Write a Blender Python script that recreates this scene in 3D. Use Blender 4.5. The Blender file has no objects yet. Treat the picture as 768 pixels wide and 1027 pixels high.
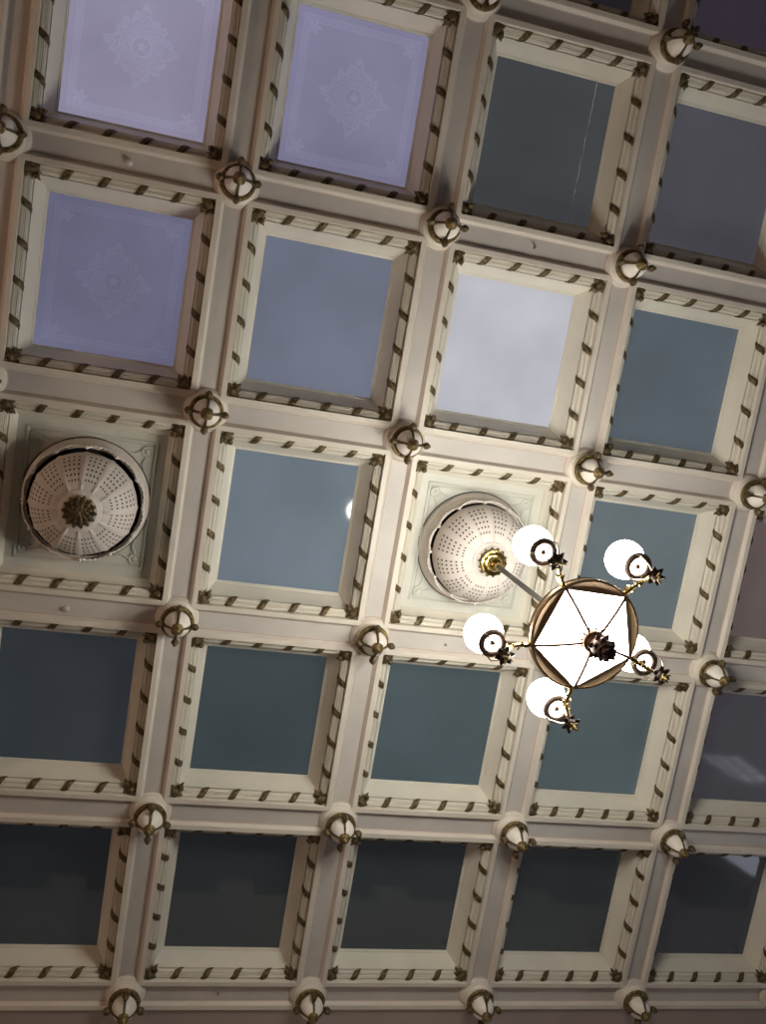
import bpy, math, random
from mathutils import Vector, Matrix
random.seed(7)
PI = math.pi
S = 1.5                    # metres per ceiling pitch
HC = 8.35                  # height of the beam soffits above the floor
XM = [0.0, 1.006, 2.0, 2.999, 4.0, 5.02]
YM = [0.0, 1.064, 2.118, 3.159, 4.201, 5.251]
CMIN, CMAX, RMIN, RMAX = -3, 7, -3, 4          # cell ranges
def gx(c): return XM[c] if 0 <= c < 6 else (c*1.0 if c < 0 else 5.02+(c-5)*1.01)
def gy(r): return YM[r] if 0 <= r < 6 else (r*1.055 if r < 0 else 5.251+(r-5)*1.05)
scene = bpy.context.scene
col = scene.collection

# ------------------------------------------------------------ camera
RC = [[0.9627013171949983, -0.16630241751634545, -0.21342370955269802],
      [0.12708673291119904, 0.9743082605478026, -0.18593648309643987],
      [0.23886216985737369, 0.1518779752187072, 0.9591026767007237]]
CC = (0.8332606452973381, 1.781562256008129, -4.486980722673734)
FPX = 921.0
def pr(x, y, z):
    d = (x-CC[0], y-CC[1], z-CC[2])
    q = [sum(RC[i][k]*d[k] for k in range(3)) for i in range(3)]
    if q[2] < .1: return (1e6, 1e6)
    return (384+FPX*q[0]/q[2], 513.5+FPX*q[1]/q[2])
def inview(x, y, z, m=12):
    u, v = pr(x, y, z)
    return -m < u < 768+m and -m < v < 1027+m
cam = bpy.data.cameras.new('camera'); camo = bpy.data.objects.new('camera', cam); col.objects.link(camo)
M = Matrix(((RC[0][0], -RC[1][0], -RC[2][0], CC[0]*S), (RC[0][1], -RC[1][1], -RC[2][1], CC[1]*S),
            (RC[0][2], -RC[1][2], -RC[2][2], CC[2]*S+HC), (0, 0, 0, 1)))
camo.matrix_world = M
cam.sensor_fit = 'HORIZONTAL'; cam.sensor_width = 36; cam.lens = FPX*36/768
cam.clip_start = .05; cam.clip_end = 200
scene.camera = camo

# ------------------------------------------------------------ materials
def mat(name, rgb, rough=.5, metal=0, noise=0, nscale=8, emis=None, estr=0, bump=0, bscale=30, spec=.5, rgb2=None):
    m = bpy.data.materials.new(name); m.use_nodes = True
    nt = m.node_tree; b = nt.nodes['Principled BSDF']
    b.inputs['Base Color'].default_value = (*rgb, 1); b.inputs['Roughness'].default_value = rough
    b.inputs['Metallic'].default_value = metal; b.inputs['Specular IOR Level'].default_value = spec
    tc = nt.nodes.new('ShaderNodeNewGeometry')
    if noise or rgb2:
        n = nt.nodes.new('ShaderNodeTexNoise'); n.inputs['Scale'].default_value = nscale; n.inputs['Detail'].default_value = 5
        nt.links.new(tc.outputs['Position'], n.inputs['Vector'])
        r = nt.nodes.new('ShaderNodeValToRGB'); r.color_ramp.elements[0].position = .32; r.color_ramp.elements[1].position = .68
        c2 = rgb2 or tuple(min(1, v*(1+noise)) for v in rgb)
        r.color_ramp.elements[0].color = (*(v*(1-noise) for v in rgb), 1); r.color_ramp.elements[1].color = (*c2, 1)
        nt.links.new(n.outputs['Fac'], r.inputs['Fac']); nt.links.new(r.outputs['Color'], b.inputs['Base Color'])
    if bump:
        n2 = nt.nodes.new('ShaderNodeTexNoise'); n2.inputs['Scale'].default_value = bscale; n2.inputs['Detail'].default_value = 4
        nt.links.new(tc.outputs['Position'], n2.inputs['Vector'])
        bp = nt.nodes.new('ShaderNodeBump'); bp.inputs['Strength'].default_value = bump; bp.inputs['Distance'].default_value = .01
        nt.links.new(n2.outputs['Fac'], bp.inputs['Height']); nt.links.new(bp.outputs['Normal'], b.inputs['Normal'])
    if emis:
        b.inputs['Emission Color'].default_value = (*emis, 1); b.inputs['Emission Strength'].default_value = estr
    return m
CREAM = mat('cream_paint', (.71, .67, .58), .45, noise=.05, nscale=3, bump=.15, bscale=25)
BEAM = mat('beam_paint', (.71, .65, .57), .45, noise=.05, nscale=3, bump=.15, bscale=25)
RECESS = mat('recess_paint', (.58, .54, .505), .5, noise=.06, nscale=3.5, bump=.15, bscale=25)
STEP_SHADE = mat('step_shade_tint', (.66, .60, .53), .5, noise=.05, nscale=4)  # darker tan paints in the shade on the sloped moulding
SHADE_LINE = mat('step_shade_line', (.50, .38, .32), .5)  # brown line: shade at the foot of the moulding, put into the colour
PLATE = mat('plate_paint', (.60, .60, .54), .5, noise=.05, nscale=4)
BOWL = mat('bowl_paint', (.68, .62, .57), .45, noise=.04, nscale=10)
BODY = mat('boss_paint', (.82, .76, .70), .35, noise=.03, nscale=10)
GILT = mat('antique_gilt', (.11, .075, .03), .42, .7, noise=.35, nscale=40, bump=.6, bscale=120, rgb2=(.33, .24, .10))
GILTD = mat('dark_gilt', (.07, .047, .025), .45, .55, noise=.35, nscale=45, bump=.6, bscale=120, rgb2=(.21, .15, .07))
BRASS = mat('polished_brass', (.62, .46, .16), .2, 1, noise=.1, nscale=15)
BRONZE = mat('bronze', (.17, .12, .08), .32, .85, noise=.15, nscale=15)
DARKM = mat('dark_bronze_leaf', (.055, .04, .032), .4, .7, noise=.3, nscale=40)
HOLE = mat('dark_interior', (.035, .028, .024), .9)  # near-black colour stands in for the shade inside the domes
STEEL = mat('grey_metal', (.35, .34, .32), .4, .6)
GLOW = mat('opal_glass_lit', (.9, .9, .86), .3, emis=(1, .965, .86), estr=65)
GLOWB = mat('opal_panel_lit', (.9, .9, .86), .3, emis=(1, .965, .88), estr=25)
FLOOR = mat('floor_stone', (.15, .13, .115), .4, noise=.2, nscale=1.5)
WALL = mat('wall_paint', (.26, .22, .20), .6, noise=.05, nscale=2)
WALLD = mat('wall_trim_paint', (.60, .55, .48), .6)
BORDER = mat('border_paint', (.40, .33, .30), .55, noise=.06, nscale=2)

_gl = {}
def glass(key, em, base=(.032, .040, .042), rough=.06):
    if key in _gl: return _gl[key]
    m = bpy.data.materials.new('frosted_skylight_glass'); m.use_nodes = True
    nt = m.node_tree; b = nt.nodes['Principled BSDF']
    b.inputs['Base Color'].default_value = (*base, 1); b.inputs['Roughness'].default_value = rough
    geo = nt.nodes.new('ShaderNodeNewGeometry')
    n = nt.nodes.new('ShaderNodeTexNoise'); n.inputs['Scale'].default_value = 1.3; n.inputs['Detail'].default_value = 3
    nt.links.new(geo.outputs['Position'], n.inputs['Vector'])
    mr = nt.nodes.new('ShaderNodeMapRange'); mr.inputs['From Min'].default_value = .3; mr.inputs['From Max'].default_value = .7
    mr.inputs['To Min'].default_value = .86; mr.inputs['To Max'].default_value = 1.12
    nt.links.new(n.outputs['Fac'], mr.inputs['Value'])
    b.inputs['Emission Color'].default_value = (*em, 1)
    nt.links.new(mr.outputs['Result'], b.inputs['Emission Strength'])
    # faint ripple so reflections are not perfectly straight
    n2 = nt.nodes.new('ShaderNodeTexNoise'); n2.inputs['Scale'].default_value = 3
    nt.links.new(geo.outputs['Position'], n2.inputs['Vector'])
    bp = nt.nodes.new('ShaderNodeBump'); bp.inputs['Strength'].default_value = .04; bp.inputs['Distance'].default_value = .02
    nt.links.new(n2.outputs['Fac'], bp.inputs['Height']); nt.links.new(bp.outputs['Normal'], b.inputs['Normal'])
    _gl[key] = m
    return m

# ------------------------------------------------------------ mesh helpers (pitch units, scaled on build)
class MB:
    def __init__(s): s.v = []; s.f = []; s.m = []
    def V(s, p): s.v.append((p[0], p[1], p[2])); return len(s.v)-1
    def F(s, *i, m=0): s.f.append(tuple(i)); s.m.append(m)
    def quad(s, a, b, c, d, m=0): s.F(s.V(a), s.V(b), s.V(c), s.V(d), m=m)
    def grid(s, rows, m=0, close=False):
        ids = [[s.V(p) for p in r] for r in rows]
        for i in range(len(ids)-1):
            n = len(ids[i])
            for j in range(n if close else n-1):
                k = (j+1) % n
                s.F(ids[i][j], ids[i][k], ids[i+1][k], ids[i+1][j], m=m)
        return ids
    def lathe(s, prof, n=32, c=(0, 0, 0), m=0, cap0=False, cap1=False, rmod=None):
        rows = []
        for r, z in prof:
            rows.append([(c[0]+r*(rmod(2*PI*k/n) if rmod else 1)*math.cos(2*PI*k/n), c[1]+r*(rmod(2*PI*k/n) if rmod else 1)*math.sin(2*PI*k/n), c[2]+z) for k in range(n)])
        ids = s.grid(rows, m, True)
        if cap0: s.F(*ids[0], m=m)
        if cap1: s.F(*ids[-1][::-1], m=m)
    def tube(s, pts, rad, n=8, m=0):
        pts = [Vector(p) for p in pts]; rows = []
        if not hasattr(rad, '__len__'): rad = [rad]*len(pts)
        up = Vector((0, 0, 1))
        t0 = (pts[1]-pts[0]).normalized()
        if abs(t0.dot(up)) > .95: up = Vector((1, 0, 0))
        a = t0.cross(up).normalized()
        for i, p in enumerate(pts):
            t = (pts[min(i+1, len(pts)-1)]-pts[max(i-1, 0)]).normalized()
            a = (a - t*a.dot(t)).normalized(); b = t.cross(a)
            rows.append([p+(a*math.cos(2*PI*k/n)+b*math.sin(2*PI*k/n))*rad[i] for k in range(n)])
        ids = s.grid(rows, m, True)
        s.F(*ids[0][::-1], m=m); s.F(*ids[-1], m=m)
    def blob(s, c, ax, dirv=(0, 0, 1), upv=None, nu=8, nv=6, m=0, pointy=0):
        """ellipsoid, long axis ax[2] along dirv, ax[1] along upv"""
        z = Vector(dirv).normalized(); u = Vector(upv or ((0, 0, 1) if abs(z.z) < .9 else (1, 0, 0)))
        y = (u-z*u.dot(z)).normalized(); x = y.cross(z); c = Vector(c); rows = []
        for i in range(nv+1):
            t = -PI/2+PI*i/nv; cr = max(math.cos(t), .02); zz = math.sin(t)
            if pointy and zz > 0: cr *= (1-zz*pointy)
            rows.append([c+x*ax[0]*cr*math.cos(2*PI*k/nu)+y*ax[1]*cr*math.sin(2*PI*k/nu)+z*ax[2]*zz for k in range(nu)])
        ids = s.grid(rows, m, True)
        s.F(*ids[0][::-1], m=m); s.F(*ids[-1], m=m)
    def box(s, x0, x1, y0, y1, z0, z1, m=0):
        p = [(x0, y0, z0), (x1, y0, z0), (x1, y1, z0), (x0, y1, z0), (x0, y0, z1), (x1, y0, z1), (x1, y1, z1), (x0, y1, z1)]
        i = [s.V(q) for q in p]
        for f in ((0, 3, 2, 1), (4, 5, 6, 7), (0, 1, 5, 4), (1, 2, 6, 5), (2, 3, 7, 6), (3, 0, 4, 7)): s.F(*[i[k] for k in f], m=m)
    def mesh(s, name, mats, sharp=38):
        me = bpy.data.meshes.new(name)
        me.from_pydata([(x*S, y*S, z*S) for x, y, z in s.v], [], s.f)
        for mm in (mats if isinstance(mats, (list, tuple)) else [mats]): me.materials.append(mm)
        me.polygons.foreach_set('material_index', s.m)
        me.polygons.foreach_set('use_smooth', [True]*len(s.f))
        me.update(); me.set_sharp_from_angle(angle=math.radians(sharp))
        return me
    def build(s, name, mats, parent=None, sharp=38):
        return put(name, s.mesh(name, mats, sharp), parent)
def put(name, me, parent=None, loc=(0, 0, 0), rz=0):
    o = bpy.data.objects.new(name, me); col.objects.link(o)
    if parent: o.parent = parent
    o.location = [v*S for v in loc]; o.rotation_euler = (0, 0, rz)
    return o
def thing(name, label, cat, loc, group=None):
    o = bpy.data.objects.new(name, None); col.objects.link(o); o.empty_display_size = .1
    o.location = (loc[0]*S, loc[1]*S, loc[2]*S+HC); o['label'] = label; o['category'] = cat
    if group: o['group'] = group
    return o
def struct(o): o['kind'] = 'structure'; o.location.z += HC; return o

# ------------------------------------------------------------ the ceiling lattice
HB = .084
HN = .060
CONT = [(.060, .093, 0), (.0565, .0965, .003), (.053, .100, .010), (.046, .106, .020), (.043, .110, .0225), (.043, .110, .025), (.0405, .113, .025)]
FLAT = (.0405, .141)
ce = MB()
def seg(x0, y0, x1, y1, m0):
    """soffit of one beam between two crossings with its sunk panel"""
    d = Vector((x1-x0, y1-y0, 0)); L = d.length; d.normalize(); n = Vector((-d.y, d.x, 0)); o = Vector((x0, y0, 0))
    P = lambda a, b, z=0: o+d*a+n*b+Vector((0, 0, z))
    NA = 8; loops = []
    for h, r, z in CONT:
        lp = []
        for k in range(NA+1):
            b = -h+2*h*k/NA; lp.append(P(math.sqrt(r*r-b*b), b, z))
        for k in range(NA+1):
            b = h-2*h*k/NA; lp.append(P(L-math.sqrt(r*r-b*b), b, z))
        loops.append(lp)
    for i in range(len(loops)-1):
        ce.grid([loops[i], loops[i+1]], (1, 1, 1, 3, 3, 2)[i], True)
    # sunk floor
    h, r, z = CONT[-1]; rows = []
    for k in range(NA+1):
        b = -h+2*h*k/NA; e = math.sqrt(r*r-b*b); rows.append([P(e, b, z), P(L-e, b, z)])
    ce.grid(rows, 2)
    # fillets and the aprons next to the crossings
    h, r, z = CONT[0]; e = math.sqrt(r*r-h*h)
    for s in (-1, 1):
        ce.quad(P(HB, s*HB), P(L-HB, s*HB), P(L-HB, s*h), P(HB, s*h))
    for a0, sg in ((0, 1), (L, -1)):
        rows = []
        for k in range(NA+1):
            b = -h+2*h*k/NA; rows.append([P(a0+sg*HN, b), P(a0+sg*math.sqrt(r*r-b*b), b)])
        ce.grid(rows, 0)
for r in range(RMIN, RMAX+2):
    for c in range(CMIN, CMAX+2):
        x, y = gx(c), gy(r)
        ce.quad((x-HN, y-HN, 0), (x+HN, y-HN, 0), (x+HN, y+HN, 0), (x-HN, y+HN, 0))
        for sx in (-1, 1):
            for sy in (-1, 1):
                ce.quad((x+sx*HN, y+sy*HN, 0), (x+sx*HB, y+sy*HN, 0), (x+sx*HB, y+sy*HB, 0), (x+sx*HN, y+sy*HB, 0))
        if c <= CMAX: seg(x, y, gx(c+1), y, 0)
        if r <= RMAX: seg(x, y, x, gy(r+1), 0)

# coffer profile: n = distance from the beam centreline, z up
A, B = Vector((.0872, .029)), Vector((.1208, .060))
ch = B-A; nb = Vector((.0358, -.0228)).normalized()
nb = Vector((ch.y, -ch.x)).normalized()
def bead(t, off=0):
    """point on the reeded half-round, t 0..1"""
    ang = PI*t
    p = A+ch*(.5-.5*math.cos(ang)); bul = .0125*math.sin(ang)
    q = p+nb*bul
    c0 = A+ch*.5; dirn = (q-c0)
    if dirn.length > 0: q = q+dirn.normalized()*off
    return q
bead_prof = []
NBD = 100
for i in range(NBD+1):
    t = i/NBD; q = bead(t, -.0075*max(0, 1-min(abs(t-g_) for g_ in (.27, .42, .57, .72))/.045)); bead_prof.append((q.x, q.y))
bead_prof = [(.084, 0), (.0846, .003), (.0846, .024), (.0838, .036)]+bead_prof+[(.1218, .074)]
splay_prof = [(.1218, .074), (.1248, .0625), (.1268, .062), (.1285, .067)]
for i in range(1, 9):
    t = i/8; splay_prof.append((.1285+.036*t-.004*math.sin(PI*t), .067+.083*t))
splay_prof += [(.1655, .154), (.171, .156), (.1735, .162), (.178, .164), (.178, .186)]
def ringprof(mb, a, b, prof, m=0, cx=0, cy=0):
    for sx, sy, ex, ey in ((-1, 1, 1, 1), (1, 1, 1, -1), (1, -1, -1, -1), (-1, -1, -1, 1)):
        mb.grid([[(cx+sx*(a-n), cy+sy*(b-n), z) for n, z in prof], [(cx+ex*(a-n), cy+ey*(b-n), z) for n, z in prof]], m)

# gilded wrap on the half round: local x along the side, y = -n
def wrap_mesh():
    mb = MB(); N = 12; W = 5; top = []
    rows = []; rows2 = []
    for i in range(N+1):
        t = .0+1.0*i/N
        w = .0175*(1 if t < .72 else max(.12, 1-(t-.72)/.28*.95))
        if t < .12: w *= .75+.25*t/.12
        x0 = -.020+.040*t+(.014*((t-.72)/.28)**2 if t > .72 else 0)
        r1 = []; r2 = []
        for k in range(W+1):
            s = -1+2*k/W
            off = .0072*(1-s*s*.55)+.0016*math.sin(i*2.1)*math.cos(s*5)
            q = bead(t, off+.001); q0 = bead(t, 0)
            r1.append((x0+s*w, -q.x, q.y)); r2.append((x0+s*w, -q0.x, q0.y))
        rows.append([r2[0]]+r1+[r2[-1]])
    ids = mb.grid(rows)
    mb.F(*ids[0][::-1]); mb.F(*ids[-1])
    return mb.mesh('gilt_wrap', GILTD)
def corner_mesh():
    mb = MB()
    base = Vector((-.100, -.100, .006))
    for ang, L, w in ((0, .066, .012), (28, .058, .011), (-28, .058, .011), (54, .046, .011), (-54, .046, .011), (85, .026, .010), (-85, .026, .010)):
        a = math.radians(225+ang); d = Vector((math.cos(a), math.sin(a), .70 if abs(ang) < 40 else .35)).normalized()
        c = base+d*L*.5
        mb.blob(c, (w, .0125, L*.56), d, (0, 0, -1), 8, 7, pointy=.55)
        for s in (-1, 1):
            sd = d.cross(Vector((0, 0, 1))).normalized()
            mb.blob(c+sd*s*w*.8+d*L*.05, (.005, .005, .012), (d+sd*s*.8), None, 6, 4)
    mb.blob(base+Vector((-.008, -.008, .000)), (.017, .017, .015), (0, 0, 1), None, 8, 6)
    mb.blob(base+Vector((-.028, -.028, .010)), (.012, .012, .012), (0, 0, 1), None, 8, 6)
    mb.v = [(-.100+(x_+.100)*1.28, -.100+(y_+.100)*1.28, .020+(z_-.006)*.95) for x_, y_, z_ in mb.v]
    return mb.mesh('corner_leaf', GILTD)
WRAP = wrap_mesh(); CORNER = corner_mesh()

ROWN = {-1: 'cut-off top row', 0: 'second row down', 1: 'row above domes', 2: 'row of domes',
        3: 'row below domes', 4: 'lowest row'}
# glow of each pane (linear): daylight, with room reflections and lamp light painted in
EM = {(0, 0): (.25, .23, .335), (0, 1): (.195, .185, .29), (1, 0): (.128, .126, .205), (1, 1): (.135, .148, .205), (1, 2): (.47, .47, .52),
      (0, -1): (.1, .1, .16), (1, -1): (.1, .1, .16),
      (0, 2): (.044, .047, .052), (0, 3): (.060, .058, .072), (1, 3): (.075, .092, .110), (2, 1): (.135, .165, .200), (2, 3): (.105, .128, .140),
      (3, 0): (.021, .025, .031), (3, 1): (.032, .043, .050), (3, 2): (.048, .066, .076), (3, 3): (.060, .080, .088), (2, 4): (.10, .075, .072),
      (3, 4): (.040, .037, .045), (1, 4): (.09, .075, .085), (-1, 2): (.014, .012, .015), (-1, 3): (.030, .023, .034), (-1, 4): (.030, .023, .034), (0, 4): (.04, .035, .05),
      (4, 0): (.009, .010, .012), (4, 1): (.010, .011, .013), (4, 2): (.011, .012, .014), (4, 3): (.012, .013, .015), (4, 4): (.012, .012, .015)}
COLN = {(0, 0): 'pale lilac', (0, 1): 'soft lilac-blue', (1, 0): 'violet-blue', (1, 1): 'cloudy blue', (1, 2): 'bright milky white', (0, 2): 'dark slate',
        (0, 3): 'dull grey-mauve', (1, 3): 'blue-grey', (2, 1): 'light steel-blue', (2, 3): 'grey-blue', (2, 4): 'mauve-brown', (3, 0): 'very dark blue-grey',
        (3, 1): 'dark teal-grey', (3, 2): 'teal-grey', (3, 3): 'green-grey', (3, 4): 'smoky grey'}
DOMES = {(2, 0), (2, 2)}
def cell_vis(r, c):
    n = 0
    for i in range(9):
        for j in range(9):
            x = gx(c)+(gx(c+1)-gx(c))*(.09+.82*i/8); y = gy(r)+(gy(r+1)-gy(r))*(.09+.82*j/8)
            if inview(x, y, .02, 0): n += 1
    return n
vis = [(r, c) for r in range(RMIN, RMAX+1) for c in range(CMIN, CMAX+1) if cell_vis(r, c) > 0 or (r, c) in DOMES]
rowcells = {}
for r, c in vis: rowcells.setdefault(r, []).append(c)
ORD = ['leftmost', 'second from left', 'third from left', 'fourth from left', 'fifth from left', 'sixth from left', 'seventh from left', 'eighth from left']
def place(r, c):
    cs = sorted(rowcells[r]); i = cs.index(c)
    return 'rightmost' if i == len(cs)-1 and i > 0 else ORD[i]

def etched(mb_parent, a, b, em, key):
    """etched ornament: central medallion, corner sprigs and a chequered border"""
    z = .1655; mb = MB()
    def flat(pts): mb.F(*[mb.V((x, y, z)) for x, y in pts])
    A2, B2 = a-.178, b-.178
    # medallion
    N = 160; ring = []
    for k in range(N):
        t = 2*PI*k/N
        r = .105+.045*abs(math.cos(2*t))**3+.028*abs(math.sin(2*t))**5+.011*math.sin(16*t)+.007*math.sin(31*t+1)
        if abs(math.cos(2*t)) > .97: r += .02
        ring.append((r*math.cos(t), r*math.sin(t)*1.06))
    rnd = random.Random(5)
    for i in range(11):
        f0, f1 = .30+.064*i, .30+.064*i+.052
        for k in range(N//2):
            kk = k % 40; kk = min(kk, 40-kk)
            h = math.sin(kk*2.7+i*1.9)+math.sin(kk*.9+i*3.3)
            if h < -.35 and f1 < .9: continue
            p, q = ring[2*k], ring[(2*k+2) % N]; w0 = .88
            q = (p[0]+(q[0]-p[0])*w0, p[1]+(q[1]-p[1])*w0)
            flat([(p[0]*f0, p[1]*f0), (p[0]*f1, p[1]*f1), (q[0]*f1, q[1]*f1), (q[0]*f0, q[1]*f0)])
    for r0, r1 in ((.040, .047),):
        for k in range(48):
            t0, t1 = 2*PI*k/48, 2*PI*(k+1)/48
            flat([(r0*math.cos(t0), r0*math.sin(t0)), (r0*math.cos(t1), r0*math.sin(t1)), (r1*math.cos(t1), r1*math.sin(t1)), (r1*math.cos(t0), r1*math.sin(t0))])
    flat([((.030 if k % 2 == 0 else .012)*math.cos(PI*k/5-PI/2), (.030 if k % 2 == 0 else .012)*math.sin(PI*k/5-PI/2)) for k in range(10)])
    for sx in (-1, 1):
        for sy in (-1, 1):
            cx, cy = sx*(A2-.085), sy*(B2-.085)
            flat([(cx+(.026+.010*math.cos(5*t))*math.cos(t), cy+(.026+.010*math.cos(5*t))*math.sin(t)) for t in [2*PI*k/40 for k in range(40)]])
    # border of little squares
    st = .0125
    for sd in range(4):
        L = (A2 if sd % 2 == 0 else B2)-.030; n = int(2*L/st)
        for i in range(n):
            for j in range(3):
                p = -L+i*st; q = (B2 if sd % 2 == 0 else A2)-.030-j*st
                pts = [(p, q), (p+st*.72, q), (p+st*.72, q-st*.72), (p, q-st*.72)]
                if sd == 1: pts = [(y, x) for x, y in pts]
                if sd == 2: pts = [(x, -y) for x, y in pts]
                if sd == 3: pts = [(-y, x) for x, y in pts]
                flat(pts)
    k = .72
    o = mb.build('etched_ornament', glass(('etch', key), tuple(v*(1.10 if key[0] == 0 else 1.07)+.003 for v in em), (.045, .05, .055), .5), mb_parent)
    o['label'] = 'paler etched medallion and chequered border'
    return o

for r in range(RMIN, RMAX+1):
    for c in range(CMIN, CMAX+1):
        a = (gx(c+1)-gx(c))/2; b = (gy(r+1)-gy(r))/2; cx, cy = gx(c)+a, gy(r)+b
        dome = (r, c) in DOMES
        if (r, c) not in vis:
            ringprof(ce, a, b, bead_prof, 0, cx, cy); ringprof(ce, a, b, splay_prof, 0, cx, cy)
            ce.quad((cx-a+.17, cy-b+.17, .17), (cx+a-.17, cy-b+.17, .17), (cx+a-.17, cy+b-.17, .17), (cx-a+.17, cy+b-.17, .17), m=4)
            continue
        if dome:
            lab = ('plaster coffer with gilt wraps around the perforated dome without a lamp' if c == 0 else
                   'plaster coffer with gilt wraps around the dome the chandelier hangs from')
            t = thing('plaster_coffer', lab, 'ceiling coffer', (cx, cy, 0), 'ceiling coffers')
        else:
            cn = COLN.get((r, c), 'nearly black' if r == 4 else 'dim grey')
            lab = f'{cn} glass coffer with gilt wraps, {place(r, c)} in {ROWN[r]}'
            t = thing('skylight_coffer', lab, 'ceiling coffer', (cx, cy, 0), 'ceiling coffers')
        mb = MB(); ringprof(mb, a, b, bead_prof); mb.build('reeded_molding', CREAM, t, 50)
        mb = MB()
        if not dome:
            ringprof(mb, a, b, splay_prof); mb.build('sloped_frame', CREAM, t)
            gm = MB(); e = .172
            gm.box(-a+e, a-e, -b+e, b-e, .168, .176)
            em = EM.get((r, c), (.02, .02, .025))
            g = gm.build('glass_pane', glass((r, c), em), t)
            if (r, c) in ((0, 0), (0, 1), (1, 0)):
                etched(t, a, b, em, (r, c))
            if (r, c) == (0, 2):
                k = MB(); pts = []; rr = []
                for i in range(27):
                    f = i/26; pts.append((.222-.012*f+random.uniform(-.003, .003), -.345+.69*f, .1665)); rr.append(.0006 if i in (8, 9, 13, 19) else (.0022 if i < 6 else .0016))
                k.tube(pts, rr, 5)
                o = k.build('crack', mat('crack_white', (.7, .72, .72), .6), t); o['label'] = 'thin broken white crack line'
        else:
            pf = [(.1218, .074), (.1248, .0625), (.1268, .062), (.1285, .067), (.134, .085), (.142, .098), (.150, .104), (.156, .112), (.156, .118)]
            ringprof(mb, a, b, pf); mb.build('sloped_frame', CREAM, t)
            mb = MB()
            # plate with a sunk line frame and four roundels
            def fr(n, z): return (n, z)
            ringprof(mb, a, b, [(.150, .116), (.196, .116), (.199, .110), (.206, .110), (.209, .116), (.212, .122), (.216, .122), (.22, .118), (.5, .118)])
            mb.build('ceiling_plate', PLATE, t)
            for sx in (-1, 1):
                for sy in (-1, 1):
                    mb = MB(); q = (sx*(a-.243), sy*(b-.250), 0)
                    mb.lathe([(.030, .118), (.028, .110), (.024, .109), (.021, .114), (.012, .114), (.010, .108), (.001, .106)], 20, q)
                    for (dx, dy) in ((-.055, 0), (0, -.055)):
                        p0 = Vector((sx*(a-.243+dx*.55), sy*(b-.250+dy*.55), .115))
                        pts = [p0+Vector((sx*dx*f*1.2+sx*dy*.3*math.sin(f*3), sy*dy*f*1.2+sy*dx*.3*math.sin(f*3), 0)) for f in (0, .3, .6, .9)]
                        mb.tube(pts, [.006, .007, .005, .002], 6)
                    mb.build('plate_roundel', PLATE, t)
        for k, (ln, ex, ey) in enumerate(((a, 0, b), (b, a, 0), (a, 0, -b), (b, -a, 0))):
            rz = -PI/2*k
            for i in range(4):
                tt = (-1+2*(i+1)/5)*(ln-.095)
                d = Vector((math.cos(rz), math.sin(rz)))
                put('gilt_wrap', WRAP, t, (ex+d.x*tt, ey+d.y*tt, 0), rz)
            sx, sy = ((1, 1), (1, -1), (-1, -1), (-1, 1))[k]
            put('corner_leaf', CORNER, t, (sx*a, sy*b, 0), rz)
# closed outer edge of the ceiling down to the walls
X0, X1, Y0, Y1 = gx(CMIN), gx(CMAX+1), gy(RMIN), gy(RMAX+1)
struct(ce.build('ceiling', [BEAM, STEP_SHADE, RECESS, SHADE_LINE, glass('far', (.03, .032, .04))], sharp=30))
tr = MB()
WX0, WX1, WY0, WY1 = X0-.5, X1+.5, Y0-.5, Y1+.55
yb = Y1+HB
tr.grid([[(x, yb, 0), (x, yb, .012), (x, yb+.01, .014), (x, WY1, .014)] for x in (WX0, WX1)])
tr.grid([[(x, Y0-HB, 0), (x, WY0, 0)] for x in (WX0, WX1)])
tr.grid([[(X0-HB, y, 0), (WX0, y, 0)] for y in (Y0-HB, yb)]); tr.grid([[(X1+HB, y, 0), (WX1, y, 0)] for y in (Y0-HB, yb)])
struct(tr.build('trim_1', BORDER))

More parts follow.
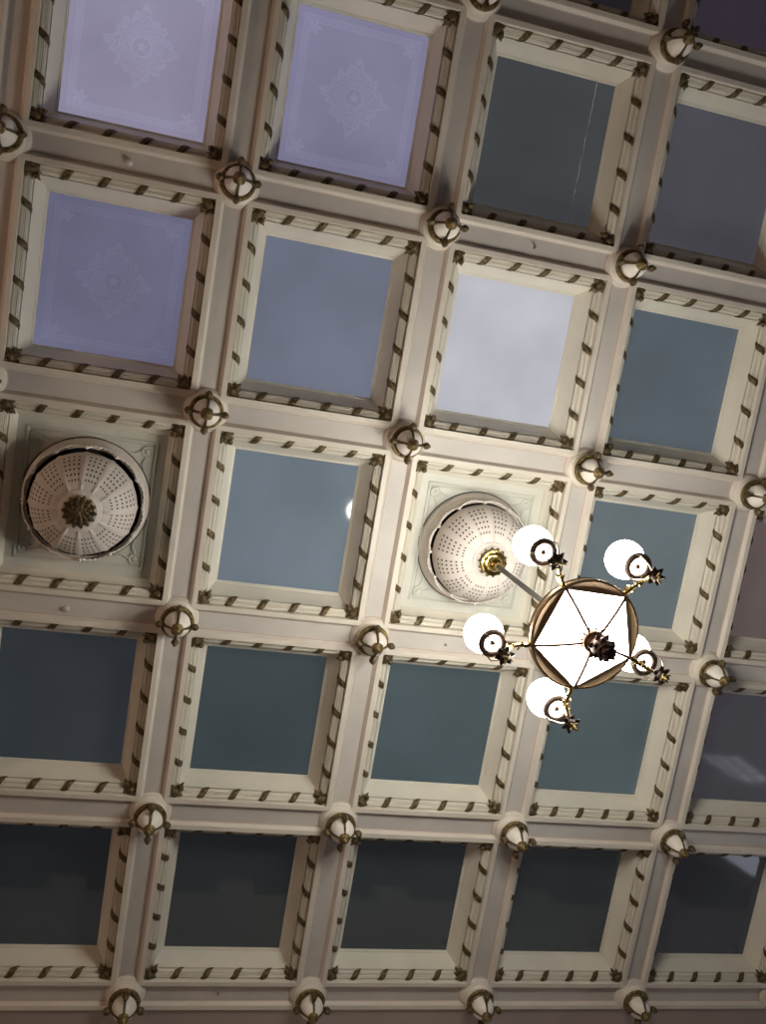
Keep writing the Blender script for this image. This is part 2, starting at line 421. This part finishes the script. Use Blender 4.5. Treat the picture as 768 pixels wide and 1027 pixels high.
# ------------------------------------------------------------ bosses at the beam crossings
def make_boss():
    t = thing('ceiling_boss', '', 'ceiling boss', (0, 0, 0), 'gilt ceiling bosses')
    mb = MB(); mb.lathe([(.0915, -.0005), (.0905, -.005), (.086, -.008), (.081, -.011), (.079, -.018), (.0785, -.030), (.0785, -.042), (.05, -.044)], 40); mb.build('collar', BEAM, t)
    mb = MB()
    mb.lathe([(.0795, -.042), (.083, -.050), (.079, -.058), (.071, -.061), (.063, -.059), (.058, -.053), (.055, -.044)], 40)
    for k in range(24):
        an = 2*PI*k/24; mb.blob((.069*math.cos(an), .069*math.sin(an), -.0575), (.007, .007, .007), nu=6, nv=4)
    mb.build('gilt_ring', GILT, t)
    mb = MB(); mb.lathe([(.057, -.046), (.056, -.064), (.060, -.071), (.063, -.082), (.064, -.098), (.061, -.112), (.052, -.130), (.041, -.146), (.030, -.158), (.02, -.163)], 40, cap1=True)
    mb.build('body', BODY, t)
    mb = MB(); mb.lathe([(.0565, -.0655), (.062, -.066), (.0635, -.0705), (.060, -.075)], 40); mb.build('gilt_band', GILT, t)
    rb = MB()
    pts = [(.060, 0, -.070), (.0655, 0, -.084), (.0665, 0, -.100), (.063, 0, -.116), (.053, 0, -.134), (.040, 0, -.151), (.028, 0, -.163)]
    rb.tube(pts, [.0055, .007, .008, .0075, .0065, .006, .0055], 6)
    # scroll that curls outwards
    sp = []
    for i in range(15):
        f = i/14; an = PI*1.05-f*2.6*PI; rr = .019*(1-f*.75)
        sp.append((.083+rr*math.cos(an), 0, -.112+rr*math.sin(an)))
    rb.tube([(.064, 0, -.096)]+sp, [.007]+[.0095]*15, 7)
    rb.blob((.085, 0, -.112), (.018, .021, .018), (0, 1, 0), None, 8, 6)
    rb.blob((.085, 0, -.130), (.012, .018, .011), (0, 0, -1), None, 8, 6)
    rm = rb.mesh('scroll_rib', GILTD)
    for k in range(4): put('scroll_rib', rm, t, (0, 0, 0), k*PI/2)
    mb = MB(); mb.lathe([(.022, -.154), (.028, -.162), (.0305, -.172), (.027, -.180), (.020, -.184), (.019, -.189), (.014, -.196), (.006, -.202), (.001, -.207)], 20, rmod=lambda a_: 1+.06*math.cos(8*a_))
    mb.build('finial', GILT, t)
    return t
def dup(root, loc):
    n = root.copy(); col.objects.link(n); n.location = (loc[0]*S, loc[1]*S, loc[2]*S+HC)
    for ch_ in list(root.children):
        q = ch_.copy(); col.objects.link(q); q.parent = n
        for g_ in list(ch_.children):
            w = g_.copy(); col.objects.link(w); w.parent = q
    return n
NROW = {0: 'top edge row', 1: 'second row from top', 2: 'row just above domes', 3: 'row just below domes', 4: 'second row from bottom', 5: 'bottom row'}
nodes = [(r, c) for r in range(RMIN, RMAX+2) for c in range(CMIN, CMAX+2) if any(inview(gx(c)+dx, gy(r)+dy, z, 0) for z in (-.05, -.18) for dx, dy in ((0, 0), (.09, 0), (-.09, 0), (0, .09), (0, -.09)))]
nr = {}
for r, c in nodes: nr.setdefault(r, []).append(c)
boss = make_boss(); first = True
for r, c in nodes:
    cs = sorted(nr[r]); i = cs.index(c)
    pos = 'rightmost' if i == len(cs)-1 else ORD[i]
    o = boss if first else dup(boss, (gx(c), gy(r), 0))
    if first: o.location = (gx(c)*S, gy(r)*S, HC); first = False
    o['label'] = f'cream and gilt boss at beam crossing, {pos}, {NROW.get(r, "cut-off row at the very top")}'

# ------------------------------------------------------------ perforated domes
CY = (gy(2)+gy(3))/2
BR = .244
def bowl_pt(t):
    """t 0 rim .. 1 bottom"""
    an = t*PI/2
    return BR*math.cos(an)**.85 if an < PI/2-.001 else 0.0, -.005-.197*math.sin(an)
def make_dome(cx, label, rot):
    t = thing('perforated_dome', label, 'ceiling dome', (cx, CY, 0), 'perforated ceiling domes')
    mb = MB(); mb.lathe([(.299, .121), (.299, .108), (.294, .104), (.296, .092), (.291, .075), (.285, .068), (.286, .058), (.281, .040), (.274, .024), (.268, .018), (.262, .020), (.262, .10)], 72)
    mb.build('drum', BOWL, t)
    mb = MB(); mb.lathe([(.3045, .1165), (.303, .112), (.300, .1165)], 72); mb.lathe([(.262, .02), (.262, .10), (.0, .10)], 48); mb.build('shadow_gap', HOLE, t)  # dark ring and lining paint in the shade of the gaps
    # scalloped wire rim with pearls
    mb = MB(); N = 240; rows = []
    for k in range(N):
        an = 2*PI*k/N; f = abs(math.sin(6*(an-rot)))   # twelve scallops
        r = .2655+.013*(f**.6)+.0018*math.sin(72*an); z = .004-.018*(1-f)+.003*math.sin(72*an)
        cp, sp_ = math.cos(an), math.sin(an)
        rows.append([((r+.0045*math.cos(q))*cp, (r+.0045*math.cos(q))*sp_, z+.0045*math.sin(q)) for q in [2*PI*j/6 for j in range(6)]])
    rows.append(rows[0]); mb.grid(rows, 0, True)
    rows = []
    for k in range(N+1):
        an = 2*PI*k/N; f = abs(math.sin(6*(an-rot))); r = .2655+.013*(f**.6)
        rows.append([((r)*math.cos(an), r*math.sin(an), .004-.018*(1-f)), (.274*math.cos(an), .272*math.sin(an), .024)])
    mb.grid(rows)
    mb.build('scalloped_rim', BODY, t)
    pm = MB(); pm.blob((0, 0, 0), (.0095, .0095, .0095), nu=10, nv=8); pme = pm.mesh('pearl', BODY)
    for k in range(12):
        an = rot+2*PI*k/12; put('pearl', pme, t, (.271*math.cos(an), .271*math.sin(an), -.020))
    # bowl with real perforations: 12 gores, 4 columns x 6 rows of holes
    ang = [0.0]; hol = [False]
    seq = [(2.2, 0), (1.0, 1), (1.5, 0), (1.0, 1), (1.5, 0), (1.0, 1), (1.5, 0), (1.0, 1), (2.2, 0)]
    tot = sum(w for w, _ in seq); ts = []
    tv = [(0, 0), (.05, 0), (.13, 0)]
    x = .20; rseq = []
    for i in range(6): rseq += [(.034-.0012*i, 1), (.058-.001*i, 0)]
    tl = [0, .05, .12, .20]; th = [0, 0, 0]
    for w, h in rseq: x += w; tl.append(x); th.append(h)
    while x < .93: x += .06; tl.append(min(x, .95)); th.append(0)
    al = []; ah = []; acc = 0
    for g in range(12):
        for w, h in seq:
            al.append(rot+2*PI*(g+acc/tot)/12); ah.append((g, h)); acc += w
        acc = 0
    mb = MB(); NA_ = len(al); ids = []
    for tt in tl:
        r, z = bowl_pt(tt); row = []
        for j in range(NA_):
            edge = (j % len(seq) == 0)
            k2 = 1+(.022 if edge else 0)
            row.append(mb.V((r*k2*math.cos(al[j]), r*k2*math.sin(al[j]), z-(.006 if edge else 0))))
        ids.append(row)
    for i in range(len(tl)-1):
        for j in range(NA_):
            if th[i] and ah[j][1]: continue
            k = (j+1) % NA_
            mb.F(ids[i][j], ids[i][k], ids[i+1][k], ids[i+1][j])
    mb.F(*ids[-1])
    mb.build('perforated_bowl', BOWL, t, 60)
    # inner lining keeps the openings dark
    mb = MB(); mb.lathe([(bowl_pt(q/12)[0]*.93+.0005, bowl_pt(q/12)[1]+.016) for q in range(13)], 48); mb.build('bowl_lining', HOLE, t)
    # ring moulding round the rosette
    mb = MB(); mb.lathe([(.100, -.188), (.097, -.196), (.092, -.199), (.088, -.201), (.082, -.204), (.078, -.209), (.06, -.209)], 48); mb.build('bowl_collar', BOWL, t)
    # gilded rosette
    mb = MB()
    for L, n, z, w in ((.078, 14, -.213, .015), (.058, 12, -.224, .013), (.040, 10, -.233, .011), (.024, 6, -.240, .009))[:4 if cx < 1 else 1]:
        for k in range(n):
            an = 2*PI*(k+.5*(n % 4 == 0))/n; d = Vector((math.cos(an), math.sin(an), -.12))
            mb.blob(d*L*.62+Vector((0, 0, z)), (w, .008, L*.40), d, (0, 0, 1), 7, 6, pointy=.25)
    mb.lathe([(.066, -.205), (.066, -.214), (.05, -.222), (.03, -.232), (.014, -.246), (.002, -.252)][:None if cx < 1 else 3], 24)
    mb.build('gilt_rosette', GILTD if cx < 1 else GILTD, t)
    return t
make_dome((gx(0)+gx(1))/2, 'pierced cream ceiling dome with bare gilt rosette, no lamp hanging from it', math.radians(27))
BR = .255
make_dome((gx(2)+gx(3))/2, 'pierced cream ceiling dome with brass canopy of the chandelier', math.radians(25))

# ------------------------------------------------------------ chandelier
TOP = (2.4994, 2.6386, -.25)
ch = thing('chandelier', 'brass chandelier with glowing five-sided bowl and five lit white globes', 'chandelier', TOP)
av = Vector((-.01818861, .00652025, -.99981331)); e1 = Vector((.999834573, 1.186e-4, -.0181882)); e2 = av.cross(e1)
ch.rotation_euler = Matrix((e1, -e2, -av)).transposed().to_euler()
mb = MB(); mb.lathe([(.0, .028), (.062, .026), (.067, .016), (.064, .008), (.057, .006), (.055, -.002), (.048, -.006), (.040, -.008), (.038, -.018), (.034, -.030), (.026, -.038), (.016, -.048), (.013, -.060), (.010, -.07)], 36)
mb.build('canopy', BRASS, ch)
mb = MB(); mb.tube([(0, 0, -.05), (0, 0, -.4), (0, 0, -.8), (0, 0, -1.16)], .0125, 14); mb.lathe([(.011, -1.0), (.02, -1.01), (.026, -1.03), (.02, -1.05), (.03, -1.07), (.03, -1.075)], 20)
o = mb.build('stem', mat('rod_metal', (.085, .08, .07), .5, .4), ch); o['label'] = 'dull grey-bronze hanging rod'
RV = .2108; SV = -1.118
phi = [-(2.179-k*2*PI/5) for k in range(5)]
mb = MB(); mb.lathe([(.204, -1.072), (.214, -1.070), (.2175, -1.078), (.214, -1.084), (.2165, -1.090), (.2165, -1.106), (.219, -1.110), (.2205, -1.116), (.217, -1.1215), (.211, -1.1215), (.209, -1.117), (.209, -1.075)], 80)
mb.build('ring', mat('ring_bronze', (.40, .29, .17), .25, .95, noise=.12, nscale=12), ch)
mb = MB(); mb.lathe([(.210, -1.076), (.15, -1.066), (.08, -1.060), (.012, -1.058)], 48); mb.build('top_plate', BRONZE, ch)
seg_m = MB()
for k in range(5):
    a0, a1 = phi[k], phi[k]+2*PI/5; v0 = Vector((RV*math.cos(a0), RV*math.sin(a0), 0)); v1 = Vector((RV*math.cos(a1), RV*math.sin(a1), 0)); N = 18
    mbs = MB(); rows = []
    for i in range(N+1):
        f = i/N; an = a0+f*2*PI/5; p = Vector((.2115*math.cos(an), .2115*math.sin(an), SV)); q = v0.lerp(v1, f)*.985; q.z = SV-.012*math.sin(PI*f)*0-.006
        rows.append([p, p.lerp(q, .5)+Vector((0, 0, .010*math.sin(PI*f))), q, q+Vector((0, 0, .01))])
    mbs.grid(rows); mbs.build('rim_segment', mat('rim_bronze', (.34, .24, .15), .5, .6) if k == 0 else bpy.data.materials['rim_bronze'], ch)
    # lit opal panel
    mbs = MB(); rows = []
    for i in range(9):
        f = i/8; q = v0.lerp(v1, f)*.985; q.z = SV-.006
        c2 = Vector((.030*math.cos(a0+f*2*PI/5), .030*math.sin(a0+f*2*PI/5), -1.188))
        rows.append([q.lerp(c2, g/6)+Vector((0, 0, -.006*math.sin(PI*g/6))) for g in range(7)])
    mbs.grid(rows); mbs.build('opal_panel', GLOWB, ch)
    mbs = MB(); q = v0*.985; q.z = SV-.009
    c2 = Vector((.034*math.cos(a0), .034*math.sin(a0), -1.190))
    mbs.tube([q.lerp(c2, g/6)+Vector((0, 0, -.006*math.sin(PI*g/6)-.001)) for g in range(7)], [.0062]*7, 8)
    mbs.blob((v0.x, v0.y, SV-.004), (.010, .010, .008), nu=8, nv=6)
    mbs.build('panel_rib', mat('rib_bronze', (.22, .13, .09), .35, .8) if k == 0 else bpy.data.materials['rib_bronze'], ch)
    # arm
    R_ = Matrix.Rotation(a0, 3, 'Z'); P = lambda x, y, z: R_ @ Vector((x, y, z))
    mbs = MB()
    mbs.tube([P(.214, 0, -1.100), P(.232, 0, -1.108), P(.255, .004, -1.104), P(.285, .008, -1.108), P(.310, .006, -1.126), P(.330, .002, -1.146), P(.342, 0, -1.156)], [.010, .009, .008, .0075, .0075, .0075, .008], 8)
    mbs.tube([P(.225, 0, -1.096), P(.235, -.002, -1.082), P(.250, -.002, -1.080), P(.257, 0, -1.092), P(.248, 0, -1.098)], [.004, .005, .005, .004, .003], 7)
    mbs.tube([P(.270, .008, -1.105), P(.288, .012, -1.088), P(.304, .010, -1.094), P(.306, .006, -1.110)], [.0035, .005, .004, .003], 7)
    for f in range(5):
        x = .232+.018*f; mbs.blob(P(x, .006+(.006 if f % 2 else -.010), -1.104-.004*f), (.0045, .0045, .012), P(.8, (1 if f % 2 else -1), .2), None, 6, 5, pointy=.4)
    arm = mbs.build('arm', BRASS, ch)
    # cage: prongs, gallery ring, cross bar and nut
    mbs = MB()
    for j in range(3):
        an = a0+PI+j*2*PI/3; ct = P(.342, 0, 0)
        ed = Vector((math.cos(an), math.sin(an), 0))
        mbs.tube([ct+ed*.006+Vector((0, 0, -1.158)), ct+ed*.034+Vector((0, 0, -1.128)), ct+ed*.056+Vector((0, 0, -1.075)), ct+ed*.053+Vector((0, 0, -1.026))], [.0036, .0032, .0032, .0036], 6)
    mbs.build('prongs', BRONZE, ch)
    ct = P(.342, 0, 0)
    mbs = MB(); mbs.lathe([(.033, -1.018), (.033, -1.029), (.039, -1.034), (.050, -1.034), (.057, -1.028), (.056, -1.014), (.05, -1.006)], 36, (ct.x, ct.y, 0)); mbs.build('gallery_ring', mat('gallery_bronze', (.17, .12, .10), .5, .4) if k == 0 else bpy.data.materials['gallery_bronze'], ch)
    mbs = MB(); d = P(0, 1, 0) if k % 2 else P(.6, .8, 0)
    mbs.tube([ct-d*.044+Vector((0, 0, -1.022)), ct+d*.044+Vector((0, 0, -1.022))], .0016, 5)
    mbs.lathe([(.003, -1.012), (.0105, -1.016), (.012, -1.024), (.007, -1.032), (.001, -1.036)], 14, (ct.x, ct.y, 0)); mbs.build('cross_bar', BRONZE, ch)
    # globe: sphere with short neck standing in the ring
    prof = []
    for i in range(25):
        an = PI/2-i*(PI*.80)/24
        prof.append((.079*math.cos(an) if i else .0005, -.908+.079*math.sin(an)))
    prof += [(.0465, -.980), (.0455, -1.0), (.044, -1.014), (.001, -1.012)]
    mbs = MB(); mbs.lathe(prof, 40, (ct.x, ct.y, 0)); mbs.build('globe', GLOW, ch, 60)
    # leafy drop
    mbs = MB()
    mbs.lathe([(.004, -1.138), (.016, -1.148), (.024, -1.160), (.020, -1.176), (.010, -1.184)], 14, (ct.x, ct.y, 0))
    for j in range(6):
        an = a0+2*PI*j/6; d = Vector((math.cos(an), math.sin(an), -.25))
        mbs.blob(ct+d*.020+Vector((0, 0, -1.160)), (.013, .007, .021), d, (0, 0, 1), 7, 6, pointy=.5)
    dl = mbs.build('leaf_drop', DARKM, ch)
    mbs = MB()
    for j in range(4):
        an = a0+.6+2*PI*j/4; d = Vector((math.cos(an), math.sin(an), -1.1))
        mbs.blob(ct+d*.014+Vector((0, 0, -1.178)), (.006, .005, .014), d, None, 7, 5, pointy=.5)
    mbs.lathe([(.008, -1.176), (.010, -1.190), (.006, -1.204), (.001, -1.213)], 10, (ct.x, ct.y, 0))
    q = put('drop_tip', mbs.mesh('drop_tip', GILT), dl); q['label'] = 'brass tip'
# central finial
mb = MB(); mb.lathe([(.028, -1.180), (.043, -1.188), (.046, -1.196), (.043, -1.204), (.036, -1.208), (.030, -1.216), (.024, -1.222)], 30)
for k in range(12):
    an = 2*PI*k/12; d = Vector((math.cos(an), math.sin(an), .05)); mb.blob(d*.047+Vector((0, 0, -1.192)), (.006, .004, .013), d, None, 6, 5, pointy=.7)
mb.build('bowl_cup', mat('cup_bronze', (.42, .25, .15), .3, .9), ch)
mb = MB()
mb.lathe([(.014, -1.17), (.022, -1.212), (.030, -1.225), (.032, -1.240), (.024, -1.260), (.018, -1.275), (.012, -1.290), (.002, -1.300)], 20)
for L, n, z, dz in ((.040, 7, -1.228, -.30), (.034, 6, -1.248, -.55), (.026, 6, -1.270, -.9), (.016, 4, -1.292, -1.3)):
    for k in range(n):
        an = 2*PI*(k+.37*n)/n; d = Vector((math.cos(an), math.sin(an), dz))
        mb.blob(Vector((math.cos(an)*L*.62, math.sin(an)*L*.62, z)), (.013, .005, .021), d, (0, 0, 1), 7, 6, pointy=.65)
[mb.v.__setitem__(i_, (x_*1.28, y_*1.28, z_-.032)) for i_, (x_, y_, z_) in enumerate(mb.v)]
mb.build('leaf_finial', mat('finial_bronze', (.13, .08, .06), .38, .75, noise=.3, nscale=40), ch)

# ------------------------------------------------------------ little fittings on the beams
for (x, y, lab, wire) in ((.52, 1.063, 'small round nub with a bit of wire on beam above the violet-blue pane', True), (.478, 3.170, 'small round grey nub on beam below the bare dome', False),
                    (2.50, 1.063, 'tiny grey hook on beam above the milky white pane', True), (1.50, 5.251, 'tiny dark hook on the lowest beam, photo centre bottom', True),
                    (2.42, 3.165, 'tiny dark hook on beam just left of the chandelier', False)):
    t = thing('beam_fitting', lab, 'ceiling fitting', (x, y, .025), 'small beam fittings')
    big = .012 if 'round' in lab else .006
    mb = MB(); mb.lathe([(big*1.4, 0), (big*1.3, -.006), (big, -.009), (big*.8, -.016), (.001, -.019)], 16); mb.build('plug', RECESS if 'round' in lab else STEEL, t)
    if wire:
        mb = MB(); mb.tube([(0, 0, -.010), (-.012, -.014, -.012), (-.026, -.026, -.006)], .0022, 5); mb.build('wire', STEEL, t)

# ------------------------------------------------------------ the hall below
FZ = -HC/S
def shell(name, mb, m): return struct(mb.build(name, m))
mb = MB(); mb.box(WX0, WX1, WY0, WY1, FZ-.1, FZ); shell('floor', mb, FLOOR)
mb = MB(); mb.box(WX0-.1, WX0, WY0, WY1, FZ, .3); shell('wall_left', mb, WALL)
mb = MB(); mb.box(WX0, WX1, WY0-.1, WY0, FZ, .3); shell('wall_back', mb, WALL)
mb = MB(); mb.box(WX1, WX1+.1, WY0, WY1, FZ, .3); shell('wall_right', mb, WALL)
mb = MB(); mb.box(WX0, WX1, WY1, WY1+.1, FZ, .3); shell('wall_front', mb, mat('dark_wall_paint', (.05, .045, .042), .6))
mb = MB(); mb.box(WX0, WX1, WY1-.06, WY1, -1.38, 0)
for q in range(12): mb.box(WX0+.3+q*1.21+(-.0 if q else 0), WX0+.3+q*1.21+.26, WY1-.06, WY1, -1.56, -1.38)
shell('trim_2', mb, mat('pale_trim', (.7, .66, .62), .6))
WIN = mat('fill_window_glass', (.3, .3, .3), .3, emis=(.80, .84, 1), estr=1.3)
def arch_window(n, wall, u, zb, w, h, est=WIN):
    """arched window on a wall; u along the wall"""
    mb = MB(); fr_ = MB()
    def P(a, z, d):
        if wall == 'front': return (u+a, WY1-d, z)
        if wall == 'right': return (WX1-d, u+a, z)
        if wall == 'left': return (WX0+d, u+a, z)
        return (u+a, WY0+d, z)
    arc = [(-w, zb)]+[(-w*math.cos(PI*k/16), zb+h+w*math.sin(PI*k/16)) for k in range(17)]+[(w, zb)]
    mb.F(*[mb.V(P(a, z, .01)) for a, z in arc])
    out = [(-w*1.22, zb)]+[(-w*1.22*math.cos(PI*k/16), zb+h+w*1.22*math.sin(PI*k/16)) for k in range(17)]+[(w*1.22, zb)]
    fr_.grid([[P(a, z, .0) for a, z in out], [P(a, z, .06) for a, z in out], [P(a, z, .06) for a, z in arc], [P(a, z, .01) for a, z in arc]])
    for q in (-.33, .33): fr_.tube([P(q*w, zb, .02), P(q*w, zb+h+w*.94, .02)], .018, 6)
    for z in (zb+h*.33, zb+h*.66, zb+h): fr_.tube([P(-w, z, .02), P(w, z, .02)], .018, 6)
    o = mb.build(f'window_{n}', est); f = fr_.build('window_frame', WALLD, o); struct(o)
WINF = mat('bright_window_glass', (.3, .3, .3), .3, emis=(.80, .84, 1), estr=2.6)
arch_window(4, 'front', 7.4, -3.1, 1.0, .7, WINF); arch_window(5, 'front', 7.95, -4.7, .3, .5, WINF)
arch_window(1, 'right', 4.2, -3.6, .45, 1.6); arch_window(2, 'right', 1.8, -3.6, .45, 1.6); arch_window(3, 'right', -.6, -3.6, .45, 1.6)  # unseen windows kept on the right wall for their cool fill

# warm wall lamps on the left wall of the hall
WARM = mat('warm_lamp_glass', (.9, .8, .7), .3, emis=(1, .66, .44), estr=58)
def wall_lamp(x, y, z, wall, lab):
    t = thing('wall_lamp', lab, 'wall lamp', (x, y, z), 'wall lamps')
    s = 1 if wall == 'left' else -1
    mb = MB(); mb.box(-.0 if s > 0 else -.02, .02 if s > 0 else 0, -.05, .05, -.12, .10); mb.build('backplate', BRONZE, t)
    mb = MB(); mb.tube([(s*.01, 0, -.05), (s*.08, 0, -.08), (s*.14, 0, -.05), (s*.14, 0, 0)], .012, 8); mb.build('bracket', BRONZE, t)
    mb = MB(); mb.blob((s*.14, 0, .12), (.13, .13, .13), nu=20, nv=14); mb.build('globe', WARM, t)
for i, y in enumerate((-.6, 1.4, 3.4)):
    wall_lamp(WX0, y, -2.2, 'left', ('bronze wall lamp with warm globe on the left wall, ' + ('nearest the back', 'in the middle', 'nearest the front')[i]))

# ------------------------------------------------------------ world and view
w = bpy.data.worlds.new('world'); scene.world = w; w.use_nodes = True
w.node_tree.nodes['Background'].inputs['Color'].default_value = (.35, .33, .34, 1)
w.node_tree.nodes['Background'].inputs['Strength'].default_value = .3
vs = scene.view_settings; vs.view_transform = 'Standard'; vs.look = 'None'; vs.gamma = 1; vs.exposure = 0; vs.use_curve_mapping = False
